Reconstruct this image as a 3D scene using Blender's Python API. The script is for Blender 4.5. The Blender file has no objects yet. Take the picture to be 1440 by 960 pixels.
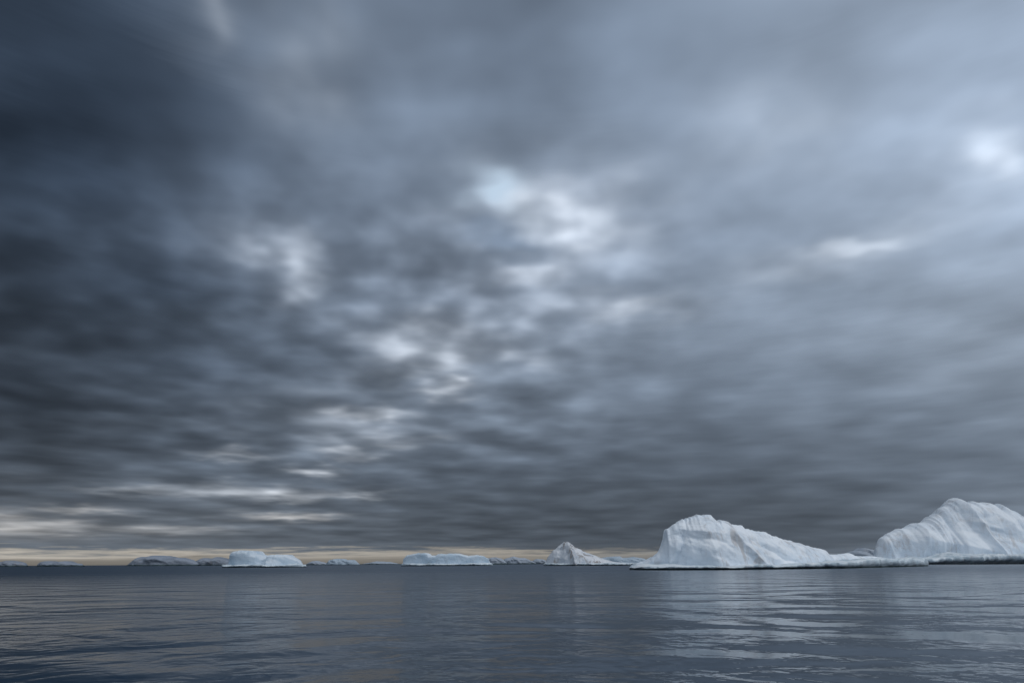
import bpy, math, random
from mathutils import Vector, noise, Matrix
C = bpy.context.scene.collection
R = math.radians
# ---------------------------------------------------------------- camera
FPX = 960.0; CAMH = 2.5
TILT = math.atan(311.5/960); ROLL = math.atan(7.0/1440)
Fw = Vector((0, math.cos(TILT), math.sin(TILT)))
U0 = Vector((0, -math.sin(TILT), math.cos(TILT))); R0 = Vector((1, 0, 0))
Up = U0*math.cos(ROLL)+R0*math.sin(ROLL)
Ri = R0*math.cos(ROLL)-U0*math.sin(ROLL)
cam = bpy.data.cameras.new('camera'); co = bpy.data.objects.new('camera', cam); C.objects.link(co)
cam.sensor_width = 36; cam.lens = 24; cam.clip_end = 120000; cam.clip_start = 0.1
M = Matrix((Ri, Up, -Fw)).transposed().to_4x4()
M.translation = Vector((0, 0, CAMH)); co.matrix_world = M
bpy.context.scene.camera = co

def ray(px, py): return (Fw*FPX+Ri*(px-720)-Up*(py-480)).normalized()
def at(px, py, Y):
    d = ray(px, py); t = Y/d.y
    return Vector((d.x*t, Y, CAMH+d.z*t))
def azel(px, py):
    d = ray(px, py); return math.atan2(d.x, d.y), math.asin(d.z)
def proj(az, el):
    d = Vector((math.sin(az)*math.cos(el), math.cos(az)*math.cos(el), math.sin(el)))
    f = max(d.dot(Fw), .05)
    return 720+d.dot(Ri)/f*FPX, 480-d.dot(Up)/f*FPX
def lin(c):
    c = max(0, c/255)
    return c/12.92 if c < .04045 else ((c+.055)/1.055)**2.4

# ---------------------------------------------------------------- node helper
class NT:
    def __init__(s, tree): s.t = tree; s.n = tree.nodes; s.l = tree.links
    def node(s, typ, **kw):
        n = s.n.new(typ)
        for k, v in kw.items(): setattr(n, k, v)
        return n
    def put(s, sock, v):
        if isinstance(v, bpy.types.NodeSocket): s.l.new(v, sock)
        elif v is not None: sock.default_value = v
    def m(s, op, a, b=None, c=None, clamp=False):
        n = s.node('ShaderNodeMath', operation=op, use_clamp=clamp)
        s.put(n.inputs[0], a); s.put(n.inputs[1], b); s.put(n.inputs[2], c)
        return n.outputs[0]
    def vm(s, op, a, b=None, c=None, out=0, scale=None):
        n = s.node('ShaderNodeVectorMath', operation=op)
        s.put(n.inputs[0], a); s.put(n.inputs[1], b)
        if c is not None: s.put(n.inputs[2], c)
        if scale is not None: s.put(n.inputs['Scale'], scale)
        return n.outputs[out]
    def mr(s, v, a, b, c=0.0, d=1.0, it='SMOOTHSTEP'):
        n = s.node('ShaderNodeMapRange', interpolation_type=it)
        for i, x in enumerate((v, a, b, c, d)): s.put(n.inputs[i], x)
        return n.outputs[0]
    def noise(s, vec, scale, detail=4, rough=.5, dist=0, dim='3D'):
        n = s.node('ShaderNodeTexNoise', noise_dimensions=dim)
        s.put(n.inputs['Vector'], vec); s.put(n.inputs['Scale'], scale)
        s.put(n.inputs['Detail'], detail); s.put(n.inputs['Roughness'], rough); s.put(n.inputs['Distortion'], dist)
        return n
    def mix(s, f, a, b, blend='MIX'):
        n = s.node('ShaderNodeMix', data_type='RGBA', blend_type=blend)
        s.put(n.inputs[0], f); s.put(n.inputs[6], a); s.put(n.inputs[7], b)
        return n.outputs[2]
    def comb(s, x, y, z=0.0):
        n = s.node('ShaderNodeCombineXYZ')
        for i, v in enumerate((x, y, z)): s.put(n.inputs[i], v)
        return n.outputs[0]

# ---------------------------------------------------------------- sky
GX = [0,120,240,360,480,600,720,840,960,1080,1200,1320,1440]
GY = [0,80,160,240,320,400,480,560,640,700,750,766,776,784,792]
GL = [
 [70,80,102,118,122,120,122,130,140,147,153,158,165],
 [58,66,86,112,130,122,124,134,142,150,158,166,172],
 [50,50,68,104,134,122,120,130,144,158,167,172,182],
 [60,68,88,104,116,124,134,142,142,152,161,166,180],
 [62,70,92,110,118,126,138,148,144,150,161,163,167],
 [60,62,76,106,110,118,128,136,140,146,154,159,161],
 [58,64,78,94,110,126,132,130,133,138,142,146,150],
 [56,66,78,92,108,120,120,117,118,121,126,130,135],
 [66,76,92,104,106,100,97,97,98,102,106,110,116],
 [84,94,100,102,95,87,84,84,84,87,92,102,124],
 [98,96,96,96,90,82,79,79,80,82,87,101,125],
 [106,106,102,98,94,90,86,85,85,86,92,105,130],
 [176,174,170,166,160,156,150,142,132,122,116,116,132],
 [134,134,132,132,130,128,124,120,114,108,106,112,130],
 [106,106,106,106,106,106,104,102,100,98,98,108,128]]
def gl(px, py):
    px = min(max(px, 0), 1440); py = min(max(py, 0), 792)
    i = min(int(px/120), 11); fx = px/120-i
    j = max(k for k in range(len(GY)-1) if GY[k] <= py); fy = (py-GY[j])/(GY[j+1]-GY[j])
    return (GL[j][i]*(1-fx)+GL[j][i+1]*fx)*(1-fy)+(GL[j+1][i]*(1-fx)+GL[j+1][i+1]*fx)*fy
def skycol(az, el):
    px, py = proj(az, el)
    L = gl(px, py)*1.03; e = math.degrees(el)
    up = min(max((e-3)/22, 0), 1); dk = min(max((115-L)/65, 0), 1)*up; br = min(max((L-120)/40, 0), 1)
    t = [.905-.02*up-.09*dk+.02*br, 1.0, 1.115+.04*up+.12*dk-.03*br]
    if e < 1.4:
        w = min(max((1.4-e)/.4, 0), 1)*min(max((1250-px)/450, 0), 1)
        t = [t[0]*(1-w)+1.035*w, t[1]*(1-w)+1.005*w, t[2]*(1-w)+.955*w]
    elif e < 6:
        w = .2*min(max((6-e)/4, 0), 1)*min(max((700-px)/500, 0), 1)
        t = [t[0]*(1-w)+1.04*w, t[1], t[2]*(1-w)+.96*w]
    return [lin(L*k) for k in t]+[1]
world = bpy.data.worlds.new('World'); bpy.context.scene.world = world; world.use_nodes = True
world.node_tree.nodes.clear(); w = NT(world.node_tree)
tc = w.node('ShaderNodeTexCoord'); D = tc.outputs['Generated']
sp = w.node('ShaderNodeSeparateXYZ'); w.put(sp.inputs[0], D); dx, dy, dz = sp.outputs
zc = w.m('MAXIMUM', dz, 0.0)
inv = w.m('DIVIDE', 1.0, w.m('ADD', zc, 0.10))
P = w.vm('SCALE', w.comb(dx, dy, 0.0), scale=inv)
az = w.m('ARCTAN2', dx, dy); el = w.m('ARCSINE', zc)
nw = w.noise(w.vm('ADD', P, (7.3, 2.1, 0)), 1.7, 1.5, .42)
wc = w.vm('SUBTRACT', nw.outputs['Color'], (.5, .5, .5))
sw = w.node('ShaderNodeSeparateXYZ'); w.put(sw.inputs[0], wc)
azw = w.m('MULTIPLY_ADD', sw.outputs[0], .30, az)
elw = w.m('MULTIPLY_ADD', w.m('MULTIPLY', sw.outputs[1], el), .6, el)
wsm = w.mr(el, R(1.2), R(5)); elw = w.m('ADD', w.m('MULTIPLY', elw, wsm), w.m('MULTIPLY', el, w.m('SUBTRACT', 1.0, wsm)))
# ragged lower edge of the cloud deck above the bright strip
rg = w.noise(w.comb(w.m('MULTIPLY', az, 8.0), w.m('MULTIPLY', el, 150.0), 4.0), 1.0, 5, .65)
elw = w.m('ADD', elw, w.m('MULTIPLY', w.m('SUBTRACT', rg.outputs[0], .43), w.mr(el, R(.1), R(.8), 0.0, R(2.6))))
rows = [0, .3, .55, .8, 1.05, 1.35, 1.8, 2.8, 4, 6, 8.5, 11.5, 15, 19, 24, 29, 34, 39, 46]
tpos = w.mr(azw, R(-52), R(52), it='LINEAR')
col = None
for k, e in enumerate(rows):
    rp = w.node('ShaderNodeValToRGB'); cr = rp.color_ramp; cr.interpolation = 'B_SPLINE'
    n = 22
    cr.elements[0].position = 0; cr.elements[0].color = skycol(R(-52), R(e))
    cr.elements[1].position = 1; cr.elements[1].color = skycol(R(52), R(e))
    for i in range(1, n):
        q = cr.elements.new(i/n); q.color = skycol(R(-52+104*i/n), R(e))
    w.put(rp.inputs[0], tpos)
    if col is None: col = rp.outputs[0]
    else: col = w.mix(w.mr(elw, R(rows[k-1]), R(e), it='LINEAR'), col, rp.outputs[0])
# thin places in the overcast
wh = (.94, .99, 1.05); wm = (1.05, 1.0, .94); nb = (.97, 1, 1.04)
blobs = [(728,298,50,22,.20,wh),(820,300,64,38,.18,nb),(760,290,140,60,.08,wh),(1422,210,44,32,.26,wh),(1385,220,110,80,.06,wh),(1190,338,105,18,.19,wh),(705,348,60,24,-.08,nb),
 (1130,374,90,26,.07,wh),(400,350,80,34,.08,wh),(430,390,34,40,.09,wh),(292,20,26,60,.13,wh),(440,100,60,90,.07,wh),(610,468,100,24,.12,nb),(690,498,70,18,.11,nb),
 (635,546,28,12,.24,nb),(515,577,50,9,.20,nb),(870,428,90,20,.13,nb),(745,382,70,22,.13,nb),(595,505,60,18,.10,nb),(730,400,200,120,.05,nb),(480,590,110,40,.05,nb),(560,530,50,10,.07,nb),
 (330,638,42,8,.18,nb),(432,662,34,7,.26,nb),(495,640,30,8,.14,nb),(1080,190,120,60,.06,wh),(350,690,120,9,.14,nb),(45,742,80,12,.24,wm),(105,716,60,6,.15,wm),
 (400,726,60,6,.18,wm),(240,745,80,6,.10,wm),(410,700,40,6,.18,nb),(560,622,60,10,.10,nb),(500,697,40,4,.12,nb),(5,725,40,7,.12,wm),(180,690,60,5,.08,nb)]
n2 = w.noise(w.vm('ADD', P, (1.3, 9.1, 0)), 4.4, 2.2, .48)
wc2 = w.node('ShaderNodeSeparateXYZ'); w.put(wc2.inputs[0], w.vm('SUBTRACT', n2.outputs['Color'], (.5, .5, .5)))
azb = w.m('MULTIPLY_ADD', wc2.outputs[0], w.m('MULTIPLY_ADD', el, .20, .06), az)
elb = w.m('MULTIPLY_ADD', w.m('MULTIPLY', wc2.outputs[1], el), .26, el)
Q = w.comb(azb, elb, 0.0)
add = None
for (px, py, sx, sy, a, tint) in blobs:
    a0, e0 = azel(px, py); a1, _ = azel(px+sx, py); _, e1 = azel(px, py-sy)
    kx = 1/abs(a1-a0); ky = 1/abs(e1-e0)
    v = w.vm('MULTIPLY_ADD', Q, (kx, ky, 0), (-a0*kx, -e0*ky, 0))
    d2 = w.vm('DOT_PRODUCT', v, v, out=1)
    f = w.m('MULTIPLY', w.m('EXPONENT', w.m('MULTIPLY', d2, -1.0)), a)
    c = w.vm('SCALE', tint, scale=f)
    add = c if add is None else w.vm('ADD', add, c)
# lumpy cloud detail, in the plane of the cloud deck
na = w.noise(w.vm('ADD', P, (3.7, 5.2, 0)), 2.4, 1.5, .42)
nf = w.noise(w.vm('ADD', P, (13.7, 1.2, 0)), 5.2, 2, .45)
# small puffs with pale seams between them
pu = w.noise(w.comb(w.m('MULTIPLY', az, 13.0), w.m('MULTIPLY', w.m('LOGARITHM', w.m('ADD', el, .08), 2.718), 11.0), 7.0), 1.0, 1.5, .45).outputs[0]
puff = w.mr(pu, .28, .74)
midf = w.m('MULTIPLY', w.m('MULTIPLY', w.mr(el, R(4), R(9)), w.mr(el, R(22), R(36), 1.0, 0.0)), w.mr(az, R(-2), R(18), .75, .3))
# short torn rolls low over the sea
rl = w.noise(w.comb(w.m('MULTIPLY', az, 11.0), w.m('MULTIPLY', w.m('LOGARITHM', w.m('ADD', el, .05), 2.718), 10.0), 2.0), 1.0, 2, .45)
lowf = w.m('MULTIPLY', w.mr(el, R(8), R(18), 1.0, 0.0), w.mr(az, R(-22), R(0), 2.1, 1.1))
hi = w.mr(el, R(7), R(24), .25, 1.1)
ds = w.m('ADD', w.m('MULTIPLY', w.m('SUBTRACT', na.outputs[0], .5), 1.5), w.m('MULTIPLY', w.m('MULTIPLY', w.m('SUBTRACT', nf.outputs[0], .5), 1.2), hi))
ds = w.m('ADD', ds, w.m('MULTIPLY', w.m('SUBTRACT', rl.outputs[0], .5), lowf))
ds = w.m('ADD', ds, w.m('MULTIPLY', w.m('SUBTRACT', puff, .5), midf))
ds = w.m('MULTIPLY', ds, w.mr(el, R(.9), R(2.2), .1, 1.0))
# the deck is more broken at the left of the view
ds = w.m('MULTIPLY', ds, w.mr(az, R(-5), R(22), 1.0, .62))
mul = w.m('POWER', 2.0, ds)
tot = w.vm('ADD', col, w.vm('SCALE', add, scale=w.m('MULTIPLY', mul, w.m('MULTIPLY_ADD', puff, .7, .65))))
tot = w.vm('SCALE', tot, scale=mul)
# clear blue seen through the one real gap
st = w.node('ShaderNodeTexSky', sky_type='NISHITA'); st.sun_disc = False
SEL, SROT = R(38), R(115)
st.sun_elevation = SEL; st.sun_rotation = SROT
a0, e0 = azel(694, 284); kx = 1/.050; ky = 1/.026
v = w.vm('MULTIPLY_ADD', Q, (kx, ky, 0), (-a0*kx, -e0*ky, 0))
hole = w.m('MULTIPLY', w.m('EXPONENT', w.m('MULTIPLY', w.vm('DOT_PRODUCT', v, v, out=1), -1.0)), w.m('MULTIPLY_ADD', puff, .5, .5))
bl = w.vm('ADD', w.vm('SCALE', st.outputs[0], scale=.06), (.46, .56, .64))
tot = w.mix(hole, tot, bl)
# unseen sky overhead and behind, made brighter to light the ice
back = w.m('MAXIMUM', w.mr(el, R(47), R(75)), w.mr(w.m('MULTIPLY', dy, -1.0), -.35, .5))
tot = w.mix(back, tot, w.vm('SCALE', (.54, .60, .68), scale=w.m('POWER', mul, .5)))
bg = w.node('ShaderNodeBackground'); w.put(bg.inputs[0], tot); bg.inputs[1].default_value = 1.0
wo = w.node('ShaderNodeOutputWorld'); w.l.new(bg.outputs[0], wo.inputs[0])
try:
    world.cycles.sampling_method = 'MANUAL'; world.cycles.sample_map_resolution = 256
except Exception: pass

sun = bpy.data.lights.new('sun', 'SUN'); so = bpy.data.objects.new('sun', sun); C.objects.link(so)
sun.energy = .65; sun.angle = R(12); sun.color = (1, .97, .93)
sd = Vector((math.sin(SROT)*math.cos(SEL), math.cos(SROT)*math.cos(SEL), math.sin(SEL)))
so.rotation_euler = sd.to_track_quat('Z', 'Y').to_euler()

# ---------------------------------------------------------------- materials
def ice_mat(name, base, blue, dirt, haze, hz=(.30,.34,.40), sc=1.0, dcol=(.38,.32,.28)):
    m = bpy.data.materials.new(name); m.use_nodes = True; m.node_tree.nodes.clear(); t = NT(m.node_tree)
    g = t.node('ShaderNodeNewGeometry'); pos = g.outputs['Position']
    s = t.node('ShaderNodeSeparateXYZ'); t.put(s.inputs[0], pos)
    sn = t.node('ShaderNodeSeparateXYZ'); t.put(sn.inputs[0], g.outputs['Normal'])
    p = t.vm('SCALE', pos, scale=sc)
    n1 = t.noise(p, .12, 5, .6).outputs[0]
    c = t.mix(t.mr(n1, .42, .66), (*base, 1), (*blue, 1))
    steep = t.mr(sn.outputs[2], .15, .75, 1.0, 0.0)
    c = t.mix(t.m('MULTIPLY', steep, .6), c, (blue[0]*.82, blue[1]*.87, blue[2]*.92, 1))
    n2 = t.noise(t.vm('MULTIPLY', p, (.5, .5, .16)), .55, 6, .65, .8).outputs[0]
    n3 = t.noise(p, .06, 3, .5).outputs[0]
    df = t.m('MULTIPLY', t.m('MULTIPLY', t.mr(n2, .48, .66), t.mr(n3, .40, .60)), dirt, clamp=True)
    c = t.mix(df, c, (*dcol, 1))
    # hairline cracks
    vo = t.node('ShaderNodeTexVoronoi', feature='DISTANCE_TO_EDGE'); t.put(vo.inputs['Vector'], t.vm('ADD', t.vm('MULTIPLY', p, (1, .6, .6)), t.vm('SCALE', t.noise(p, .3, 3, .6).outputs['Color'], scale=3.5))); vo.inputs['Scale'].default_value = .16
    crk = t.m('MULTIPLY', t.mr(vo.outputs['Distance'], 0.0, .035, 1.0, 0.0), t.mr(n1, .45, .6))
    c = t.mix(t.m('MULTIPLY', crk, .35), c, (.40, .47, .54, 1))
    if haze: c = t.mix(haze, c, (*hz, 1))  # distance haze painted into the base colour
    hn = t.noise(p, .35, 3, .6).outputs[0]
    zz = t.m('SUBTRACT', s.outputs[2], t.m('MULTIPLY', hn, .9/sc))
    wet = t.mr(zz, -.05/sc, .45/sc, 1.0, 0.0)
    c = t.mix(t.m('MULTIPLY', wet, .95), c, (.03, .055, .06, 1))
    b = t.node('ShaderNodeBsdfPrincipled'); t.put(b.inputs['Base Color'], c)
    b.inputs['Roughness'].default_value = .7; b.inputs['Specular IOR Level'].default_value = .25
    h = t.m('ADD', t.noise(p, .8, 7, .64, .3).outputs[0], t.m('MULTIPLY', t.noise(t.vm('MULTIPLY', p, (.6, .6, 3)), .25, 3, .5).outputs[0], .8))
    h = t.m('SUBTRACT', h, t.m('MULTIPLY', crk, .35))
    bp = t.node('ShaderNodeBump'); t.put(bp.inputs['Height'], h); bp.inputs['Distance'].default_value = .42/sc; bp.inputs['Strength'].default_value = .6
    t.l.new(bp.outputs[0], b.inputs['Normal'])
    o = t.node('ShaderNodeOutputMaterial'); t.l.new(b.outputs[0], o.inputs[0])
    return m
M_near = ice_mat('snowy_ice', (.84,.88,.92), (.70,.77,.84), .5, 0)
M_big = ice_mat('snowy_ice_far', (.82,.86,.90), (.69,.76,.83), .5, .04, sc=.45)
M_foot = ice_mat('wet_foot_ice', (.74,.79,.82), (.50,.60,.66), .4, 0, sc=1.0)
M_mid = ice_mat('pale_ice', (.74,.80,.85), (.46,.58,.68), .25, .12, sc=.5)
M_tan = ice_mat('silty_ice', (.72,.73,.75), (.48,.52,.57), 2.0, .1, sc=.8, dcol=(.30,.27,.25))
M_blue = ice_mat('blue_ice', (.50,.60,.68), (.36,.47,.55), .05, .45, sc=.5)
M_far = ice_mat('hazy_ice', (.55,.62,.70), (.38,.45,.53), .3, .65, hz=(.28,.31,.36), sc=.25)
M_dark = ice_mat('far_dark_hazy_ice', (.36,.40,.46), (.16,.19,.23), .6, .6, hz=(.20,.23,.28), sc=.2)  # darker, greyer base colour with distance haze mixed in

# ---------------------------------------------------------------- icebergs
def lerpl(L, x):
    if x <= L[0][0]: return L[0][1]
    for (a, b), (c, d) in zip(L, L[1:]):
        if x <= c: return b+(d-b)*(x-a)/(c-a)
    return L[-1][1]
def hsh(i, j, s): return noise.cell(Vector((i+.5, j+.5, s+.5)))
def facet(a, b, s):
    i = math.floor(a); j = math.floor(b); fa = a-i; fb = b-j
    h10 = hsh(i+1, j, s); h01 = hsh(i, j+1, s)
    if fa+fb < 1:
        h = hsh(i, j, s); return h+(h10-h)*fa+(h01-h)*fb
    h = hsh(i+1, j+1, s); return h+(h01-h)*(1-fa)+(h10-h)*(1-fb)
def mesh_obj(name, verts, faces, mat, parent, smooth=True):
    me = bpy.data.meshes.new(name); me.from_pydata(verts, [], faces); me.update()
    me.materials.append(mat)
    if smooth:
        for p in me.polygons: p.use_smooth = True
    o = bpy.data.objects.new(name, me); C.objects.link(o); o.parent = parent
    return o
def loft(NU, NV):
    f = []
    for i in range(NU-1):
        for j in range(NV-1):
            a = i*NV+j; f.append((a, a+1, a+NV+1, a+NV))
    f.append(tuple(range(NV))); f.append(tuple((NU-1)*NV+j for j in reversed(range(NV))))
    return f
def body(parent, origin, prof, Yc, D, NU, NV, mat, box=.6, seed=0, amp=.10, creases=(), fl=.42, fine=1.0, skew=.0):
    p0, p1 = prof[0][0], prof[-1][0]; V = []
    off = Vector((seed*13.7, seed*5.1, seed*3.3))
    Hm = max(at(px, py, lerpl(Yc, px)).z for px, py in prof); L = Hm*fl
    for i in range(NU):
        u = i/(NU-1); px = p0+(p1-p0)*u
        Y = lerpl(Yc, px); q = at(px, lerpl(prof, px), Y); H = max(q.z, .2)
        H *= 1+.03*(facet(px*.13, seed, 2)-.5)+.02*(facet(px*.41, seed, 5)-.5)
        e = abs(2*u-1); Dh = D*(lerpl([(0, .25), (1, 1)], 1-e**2.5))*(.35+.65*min(1, H/Hm*1.3))
        bx = box if not isinstance(box, list) else lerpl(box, px)
        am_ = amp if not isinstance(amp, list) else lerpl(amp, px)
        hs = .2+.8*min(1, H/Hm*1.1)
        for j in range(NV):
            v = j/(NV-1); th = math.pi*v
            c = math.cos(th); s = max(math.sin(th), 0)
            yy = -math.copysign(abs(c)**bx, c); t = s**(bx*1.05) if s > 1e-6 else 0
            z = -1.0+(H+1.0)*t
            P3 = Vector((q.x, Y+Dh*yy, z))
            w3 = (P3+off*9)*(1/L)
            wv = noise.noise_vector(w3*.9)*.12
            a = w3.x*.8+w3.z*.5+wv.x; b = w3.z*.95-w3.x*.35+w3.y*.25+wv.y
            fc = facet(a, b, seed)*1.2+(facet(a*2.1+b*.5, b*2.3-a*.3, seed+7)*.40+facet(a*5-b, b*5.1+a, seed+9)*.12+facet(a*11-b*3, b*11+a*2, seed+13)*.04)*fine
            n_ = noise.fractal(w3*2.0, 1.05, 2.1, 7)
            A = Hm*am_*hs
            dy_ = (fc*1.9+n_*.16*fine)*A
            for (xa, ta, xb, tb, wd, am) in creases:
                xx = xa+(xb-xa)*min(max((t-ta)/(tb-ta), 0), 1)
                lo, hi_ = min(ta, tb), max(ta, tb)
                ff = max(0, 1-abs((px-xx)/wd))**1.2*(1 if lo <= t <= hi_ else math.exp(-(((lo-t) if t < lo else (t-hi_))/.1)**2))
                dy_ += am*ff
            if c > 0: P3.y -= dy_*(1-.8*t**5)
            else: P3.y += dy_*.6*(1-.8*t**5)
            k = 1-t**5
            P3.x += (fc*.25+noise.fractal(w3*1.9+Vector((5, 5, 5)), 1.1, 2.1, 4)*.15)*A*k+skew*yy*Dh*hs*(1-e**4)
            P3.z += (noise.fractal(w3*2.6+Vector((9, 1, 5)), 1.0, 2.1, 5)*.09*A*(1-.6*t**4)+facet(a*3, b*3, seed+3)*A*.08+facet(a*8, b*8, seed+4)*A*.02)*(1 if t > .02 else 0)
            V.append(P3-origin)
    return mesh_obj('ice_body', V, loft(NU, NV), mat, parent)
def foot(parent, origin, p0, p1, Yc, D, top, NU, mat, seed=0, th=1.0):
    # the wave-cut ledge: an undercut slab that carries the body
    V = []; off = Vector((seed*7.7, seed, 0))
    sec = [(.90, -1.5), (.90, -.25), (.92, .14), (.975, .34), (1.0, .48), (1.0, .72), (.99, .92), (.96, 1.0), (.85, 1.04), (.7, 1.08), (.4, 1.15), (0, 1.2)]
    sec = [(-a, b) for a, b in sec]+[(a, b) for a, b in reversed(sec[:-1])]
    NV = len(sec)
    for i in range(NU):
        u = i/(NU-1); px = p0+(p1-p0)*u; Y = lerpl(Yc, px); e = abs(2*u-1)
        Dh = D*(max(0, 1-e**4))**.5+.4
        x = at(px, 780, Y).x; h = lerpl(top, px)*th*(.45+.55*min(1, (1-e)*25))
        en = noise.fractal(Vector((x*.05, seed, 0)), .8, 2, 6)*D*.14
        for a, b in sec:
            P3 = Vector((x, Y+(Dh+en*min(1, Dh/D))*a, 0))
            n_ = noise.fractal((P3+off)*.16+Vector((0, 0, b)), .8, 2.1, 5)
            hh = h*(1+.3*noise.fractal(P3*.05+off, .8, 2.1, 4)+.2*facet(x*.12, P3.y*.1, seed)+.12*facet(x*.4, P3.y*.3, seed+1))
            P3.z = b*max(hh, .15) if b > 0 else b
            P3.y += n_*1.2*(1 if a else 0)*th; P3.x += n_*.5*th
            if b > .6: P3.z += n_*.15*th
            V.append(P3-origin)
    return mesh_obj('ice_foot', V, loft(NU, NV), mat, parent)
def root(name, label, cat, loc, group=None):
    o = bpy.data.objects.new(name, None); C.objects.link(o); o.location = loc
    o['label'] = label; o['category'] = cat
    if group: o['group'] = group
    o.empty_display_size = 5
    return o
def berg(label, prof, Yc, D, NU, NV, mat, ft=None, fmat=None, group='icebergs on the calm sea', **kw):
    if not isinstance(Yc, list): Yc = [(prof[0][0], Yc), (prof[-1][0], Yc)]
    pm = (prof[0][0]+prof[-1][0])/2; Ym = lerpl(Yc, pm)
    o = Vector((at(pm, 790, Ym).x, Ym, 0))
    r = root('iceberg', label, 'iceberg', o, group)
    body(r, o, prof, Yc, D, NU, NV, mat, **kw)
    if ft: foot(r, o, ft[0], ft[1], Yc, ft[2], ft[3], ft[4], fmat or M_foot, seed=kw.get('seed', 0), th=ft[5] if len(ft) > 5 else 1)
    return r

berg('large white iceberg with a blunt hump and a long slope down to the right',
 [(888,796),(898,790),(910,785.5),(918,782),(926,775),(930,766),(934,752),(935,742),(941,739),(949,736),(952,732),(962,730),(971,725),(985,722),(998,724),(1003,729),(1012,729),(1024,734),(1040,738),(1046,742),(1060,744),
  (1080,750),(1100,757),(1120,763),(1140,768),(1156,772),(1164,779),(1180,778),(1192,777),(1200,781),(1225,781),(1240,784),(1262,785),(1280,788),(1290,793)],
 [(885,262),(1000,268),(1150,300),(1297,400)], 17, 640, 170, M_near,
 ft=(885,1297,23,[(885,1.2),(900,1.6),(1000,1.3),(1100,1.7),(1160,2.6),(1240,3.4),(1297,3.0)],420), box=[(888,.9),(925,.6),(960,.62),(1060,.95),(1290,.8)], seed=1, amp=[(888,.08),(1040,.08),(1090,.05),(1290,.05)], fine=.8, fl=.5, skew=.15,
 creases=[(1012,.97,1056,.15,12,2.8),(1034,.85,1088,.3,18,-2.4),(962,.9,944,.1,10,-1.8),(985,.85,992,.1,18,1.8),(1120,.9,1135,.1,26,.8)])
berg('tall broad iceberg with a jagged peak at the right edge of the view',
 [(1229,784),(1231,773),(1234,767),(1238,756),(1246,751),(1262,742),(1270,741),(1280,737),(1298,732),(1301,725),(1315,721),(1319,713),(1328,709),(1333,701),(1340,698),(1350,701),(1356,704),(1372,705),(1386,705),
  (1391,711),(1400,707),(1408,713),(1420,719),(1432,726),(1450,734),(1490,750),(1530,768),(1560,786)],
 [(1229,640),(1560,700)], 44, 600, 170, M_big,
 ft=(1216,1575,88,[(1216,3),(1290,6),(1300,7),(1350,7),(1440,7),(1575,3)],300), box=[(1229,.8),(1330,1.0),(1400,.95),(1560,.8)], seed=4, amp=.06, fine=.8, fl=.55, skew=.12,
 creases=[(1338,.99,1356,.1,12,8),(1316,.9,1304,.2,12,-6),(1285,.9,1268,.1,18,5),(1394,.95,1412,.2,12,-5),(1240,.9,1246,.1,10,3)])
berg('white iceberg with two rounded humps and a saddle between them',
 [(321,795),(324,788),(329,784),(331,776),(337,774),(350,773),(361,774),(364,778),(370,780),(374,784.5),(382,785),(385,780),(395,779),(406,779.5),(410,782),(420,786),(426,794)],
 640, 22, 240, 90, M_mid, ft=(319,429,27,[(319,2),(429,2.2)],140), box=.3, seed=7, amp=.12, fl=.8, fine=.7)
berg('long low white iceberg with a flat notched top',
 [(567,794),(568,785),(574,779),(590,777.5),(603,777.5),(606,780.5),(615,780.5),(618,778.5),(630,778),(642,777.5),(650,779),(660,781),(672,779.5),(680,781),(687,785),(690,793)],
 800, 22, 260, 90, M_mid, ft=(565,693,28,[(565,2.2),(693,2.4)],140), box=.22, seed=9, amp=.08, fl=.8, fine=.6)
berg('small iceberg with one sharp peak and brownish streaks',
 [(766,792),(770,783),(777,774),(786,767),(792,762),(797,760),(801,761),(806,766),(812,770),(820,774),(832,778),(840,782),(850,786),(862,789),(880,791)],
 700, 22, 260, 90, M_tan, ft=(764,886,27,[(764,2.0),(886,2.0)],140), box=.9, seed=12, amp=.09, fine=.7, fl=.5,
 creases=[(799,.97,804,.1,7,8),(788,.8,784,.1,6,-4)])
berg('low pale blue iceberg between the sharp peaked one and the large blunt one',
 [(838,789),(845,784),(855,782),(870,781.5),(875,784),(882,783.5),(890,782),(905,785),(915,789)], 1000, 20, 140, 50, M_blue, ft=(836,918,24,[(836,2),(918,2)],90), box=.5, seed=15, amp=.1)
G = 'small icebergs far off on the horizon'
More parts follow.
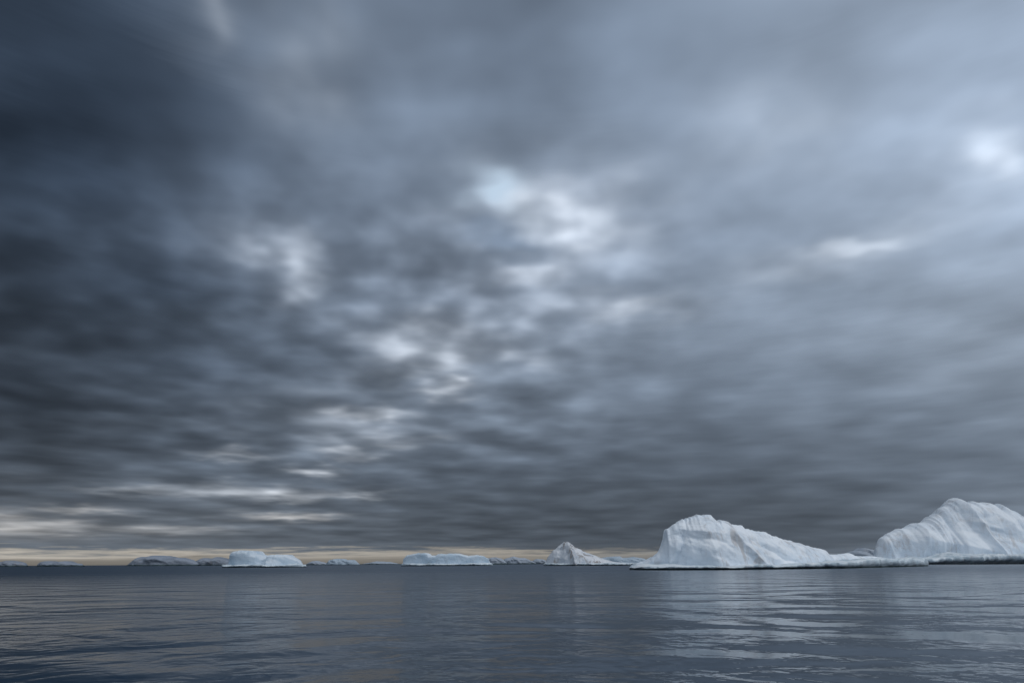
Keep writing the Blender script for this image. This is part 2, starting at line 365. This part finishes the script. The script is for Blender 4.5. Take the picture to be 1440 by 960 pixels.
far = [
 ('small dark iceberg at the far left edge of the horizon', [(-10,795),(2,790),(14,787.5),(24,788.5),(33,791),(39,795)], 1900, M_dark),
 ('low dark iceberg with a ragged top, second from the left edge', [(53,795),(60,791),(66,788.5),(72,788),(76,789.5),(84,790),(95,788.5),(102,791),(112,792),(118,795)], 1900, M_dark),
 ('wide grey dome shaped iceberg left of the two humped white one', [(178,795),(190,789),(198,785),(205,782),(216,782),(222,780),(238,781),(246,784),(255,783),(268,786),(280,793)], 2100, M_dark),
 ('grey iceberg partly behind the left side of the two humped one', [(262,793),(270,789),(280,788),(290,784),(300,785),(308,782.5),(318,785),(332,793)], 2500, M_dark),
 ('very low strip of pale ice just right of the two humped iceberg', [(428,794),(440,788.5),(446,788),(455,790),(466,794)], 2300, M_far),
 ('small pale iceberg between the two humped and the flat topped ones', [(458,793),(464,787),(474,785),(484,785),(489,787),(498,786.5),(506,793)], 2000, M_blue),
 ('thin low line of ice touching the left end of the flat topped iceberg', [(505,793),(522,790.5),(530,788.5),(548,789.5),(566,793)], 2600, M_far),
 ('small low lump of ice at the right end of the flat topped iceberg', [(676,792),(685,784),(697,783),(706,785),(713,791)], 1500, M_far),
 ('small low iceberg midway between the flat topped and the peaked ones', [(704,791),(710,785),(722,782),(732,784),(739,784),(745,787),(754,791)], 1900, M_far),
 ('tiny low iceberg touching the left foot of the peaked one', [(744,791),(754,785),(764,786),(776,791)], 2200, M_far),
 ('small grey iceberg in the gap between the two big icebergs', [(1180,788),(1195,775),(1203,774),(1210,770),(1222,772),(1235,777),(1250,788)], 1700, M_far),
]
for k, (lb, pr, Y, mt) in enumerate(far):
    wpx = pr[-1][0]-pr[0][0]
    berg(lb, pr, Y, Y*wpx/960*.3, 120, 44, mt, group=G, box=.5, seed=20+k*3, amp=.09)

# ---------------------------------------------------------------- water: one sheet to the horizon
def build_water():
    V = []; F = []
    rs = [0]+[4*1.22**k for k in range(48)]; rs = [r for r in rs if r < 60000]+[60000]
    na_ = 96
    V.append((0, 0, 0))
    for r in rs[1:]:
        for a in range(na_):
            V.append((r*math.cos(2*math.pi*a/na_), r*math.sin(2*math.pi*a/na_), 0))
    for a in range(na_): F.append((0, 1+a, 1+(a+1) % na_))
    for i in range(len(rs)-2):
        for a in range(na_):
            b = (a+1) % na_; F.append((1+i*na_+a, 1+(i+1)*na_+a, 1+(i+1)*na_+b, 1+i*na_+b))
    m = bpy.data.materials.new('sea_water'); m.use_nodes = True; m.node_tree.nodes.clear(); t = NT(m.node_tree)
    g = t.node('ShaderNodeNewGeometry'); pos = g.outputs['Position']
    s = t.node('ShaderNodeSeparateXYZ'); t.put(s.inputs[0], pos)
    # smooth slicks in the lee of the big bergs, breeze-ruffled patches elsewhere
    pn = t.noise(t.vm('MULTIPLY', t.vm('ADD', pos, (51, 8, 0)), (.6, 1, 1)), .06, 3, .5, .6).outputs[0]
    lee = t.mr(t.m('DIVIDE', s.outputs[0], t.m('MAXIMUM', s.outputs[1], 1.0)), .08, .28, 1.0, .66)
    patch = t.m('MULTIPLY', t.mr(pn, .38, .60, .5, 1.5), lee)
    far_ = t.mr(t.vm('LENGTH', pos, out=1), 35.0, 300.0)
    h1 = t.m('MULTIPLY', t.noise(t.vm('MULTIPLY', pos, (.8, .95, 1)), .14, 1, .45, .8).outputs[0], .62)
    h2 = t.m('MULTIPLY', t.m('MULTIPLY', t.noise(t.vm('ADD', pos, (9, 4, 0)), .7, 1.5, .5, .8).outputs[0], .10), patch)
    h3 = t.m('MULTIPLY', t.m('MULTIPLY', t.noise(pos, 2.6, 2, .5, .5).outputs[0], .018), patch)
    h = t.m('ADD', h1, t.m('ADD', h2, h3))
    bp = t.node('ShaderNodeBump'); t.put(bp.inputs['Height'], h); bp.inputs['Distance'].default_value = 1; bp.inputs['Strength'].default_value = 1
    b = t.node('ShaderNodeBsdfPrincipled'); b.inputs['Base Color'].default_value = (.005, .022, .046, 1)
    t.put(b.inputs['Roughness'], t.m('MULTIPLY', t.m('MULTIPLY_ADD', far_, .22, .11), t.m('POWER', lee, .7))); b.inputs['IOR'].default_value = 1.333
    b.inputs['Specular Tint'].default_value = (.66, .82, 1.0, 1)
    t.l.new(bp.outputs[0], b.inputs['Normal'])
    o = t.node('ShaderNodeOutputMaterial'); t.l.new(b.outputs[0], o.inputs[0])
    ob = mesh_obj('water', V, F, m, None, False); ob['kind'] = 'structure'
build_water()
vs = bpy.context.scene.view_settings; vs.view_transform = 'Standard'; vs.look = 'None'; vs.exposure = 0
